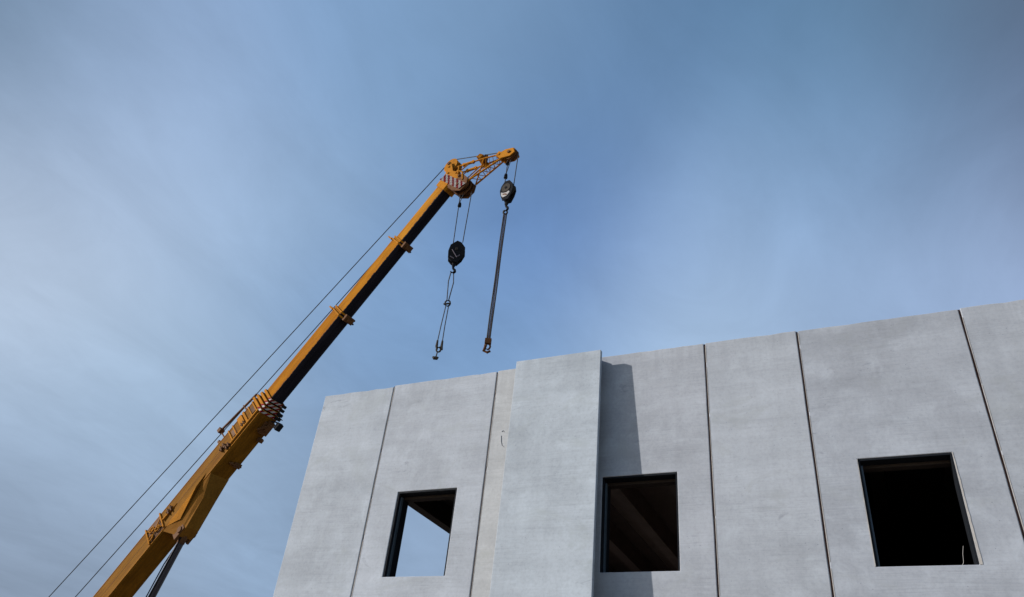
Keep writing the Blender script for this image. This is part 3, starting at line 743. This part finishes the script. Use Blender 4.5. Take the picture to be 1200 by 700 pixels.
# domain warp so the banks have no round outline
wn = N(nt, 'ShaderNodeTexNoise'); wn.inputs['Scale'].default_value = 2.0; wn.inputs['Detail'].default_value = 3
nt.links.new(v, wn.inputs['Vector'])
ws = N(nt, 'ShaderNodeVectorMath', operation='SUBTRACT'); ws.inputs[1].default_value = (.5, .5, .5); nt.links.new(wn.outputs['Color'], ws.inputs[0])
wsc = N(nt, 'ShaderNodeVectorMath', operation='SCALE'); wsc.inputs['Scale'].default_value = .09; nt.links.new(ws.outputs[0], wsc.inputs[0])
wa = N(nt, 'ShaderNodeVectorMath', operation='ADD'); nt.links.new(v, wa.inputs[0]); nt.links.new(wsc.outputs[0], wa.inputs[1])
wv = wa.outputs[0]
def rotmap(ang, scl):
    mp = N(nt, 'ShaderNodeMapping'); mp.inputs['Rotation'].default_value = (0, 0, R(ang)); mp.inputs['Scale'].default_value = scl
    nt.links.new(cx.outputs[0], mp.inputs['Vector']); return mp.outputs[0]
c1 = noise(nt, rotmap(35, (1, .45, 1)), 1.1, 7, .52, .8)
c2 = noise(nt, rotmap(-62, (1.9, .8, 1)), 1.7, 8, .6, 1.2)
c3 = noise(nt, rotmap(20, (1, .7, 1)), 3.6, 8, .66, 1.0)
hs = N(nt, 'ShaderNodeHueSaturation'); hs.inputs['Saturation'].default_value = 1.1; hs.inputs['Value'].default_value = 1.3
nt.links.new(sky.outputs[0], hs.inputs['Color']); col = hs.outputs[0]
# high thin haze: brightness and tint of the cloud veil in a set of world directions (x, y, z, sRGB), blended smoothly
VEIL = [((-600, 338), (129, 149, 177)), ((-396, 288), (150, 172, 207)), ((-196, 288), (134, 162, 200)), ((0, 295), (118, 147, 185)), ((204, 308), (104, 134, 172)),
        ((404, 248), (113, 143, 179)), ((600, 338), (100, 119, 148)), ((590, 230), (94, 116, 150)), ((-550, 50), (184, 199, 224)), ((-300, 96), (158, 181, 214)), ((-136, -52), (129, 158, 198)),
        ((264, 88), (149, 174, 211)), ((554, 68), (147, 166, 201)), ((184, -22), (159, 183, 216)), ((-446, -132), (166, 186, 213)), ((-316, -302), (147, 167, 196)),
        ((-600, -350), (112, 128, 150)), ((4, -42), (126, 157, 199)), ((-106, -292), (147, 167, 197)), ((90, 65), (108, 142, 190)), ((-550, -295), (152, 168, 194)), ((90, 210), (108, 138, 179)),
        ((-450, 190), (165, 184, 215)), ((420, 170), (128, 155, 193)), ((430, 20), (150, 172, 207))]
def lin(c): c /= 255; return c / 12.92 if c <= .04045 else ((c + .055) / 1.055) ** 2.4
K = 85.; FALL = .02; STR = .12
dirs = [(Rm @ Vector((p[0], p[1], -884))).normalized() for p, c in VEIL]
tgt = [Vector([lin(x + o) / STR for x, o in zip(c, (-3, .5, 0))]) for p, c in VEIL]; cur = [t.copy() for t in tgt]
for it in range(6):
    est = []
    for d in dirs:
        w = [math.exp(K * (d.dot(q) - 1)) for q in dirs]
        est.append(sum((c * x for c, x in zip(cur, w)), Vector()) / sum(w))
    cur = [Vector([max(.25, c[k] + .6 * (t[k] - e[k])) for k in range(3)]) for c, t, e in zip(cur, tgt, est)]
wsum = None; csum = None
for d, c in zip(dirs, cur):
    n = N(nt, 'ShaderNodeVectorMath', operation='DOT_PRODUCT'); n.inputs[1].default_value = d; nt.links.new(wv, n.inputs[0])
    w = math_n(nt, 'EXPONENT', math_n(nt, 'MULTIPLY', math_n(nt, 'SUBTRACT', n.outputs['Value'], 1.), K))
    sc_ = N(nt, 'ShaderNodeVectorMath', operation='SCALE'); sc_.inputs[0].default_value = c; nt.links.new(w, sc_.inputs['Scale'])
    if wsum is None: wsum, csum = w, sc_.outputs[0]
    else:
        wsum = math_n(nt, 'ADD', wsum, w)
        a = N(nt, 'ShaderNodeVectorMath', operation='ADD'); nt.links.new(csum, a.inputs[0]); nt.links.new(sc_.outputs[0], a.inputs[1]); csum = a.outputs[0]
dv = N(nt, 'ShaderNodeVectorMath', operation='SCALE'); nt.links.new(csum, dv.inputs[0])
nt.links.new(math_n(nt, 'DIVIDE', 1., math_n(nt, 'MAXIMUM', wsum, 1e-6)), dv.inputs['Scale'])
col = mix(nt, col, dv.outputs[0], math_n(nt, 'DIVIDE', wsum, math_n(nt, 'ADD', wsum, FALL)))
col = mix(nt, col, ramp(nt, c1, [(.35, .93), (.68, 1.07)]), 1., 'MULTIPLY')
col = mix(nt, col, ramp(nt, c2, [(.35, .96), (.70, 1.05)]), 1., 'MULTIPLY')
col = mix(nt, col, ramp(nt, c3, [(.32, .955), (.7, 1.045)]), 1., 'MULTIPLY')
nt.links.new(col, bg.inputs['Color']); bg.inputs['Strength'].default_value = .12

sc.view_settings.view_transform = 'Standard'; sc.view_settings.look = 'None'; sc.view_settings.exposure = 0; sc.view_settings.gamma = 1
sc.render.engine = 'CYCLES'
sc.cycles.max_bounces = 6
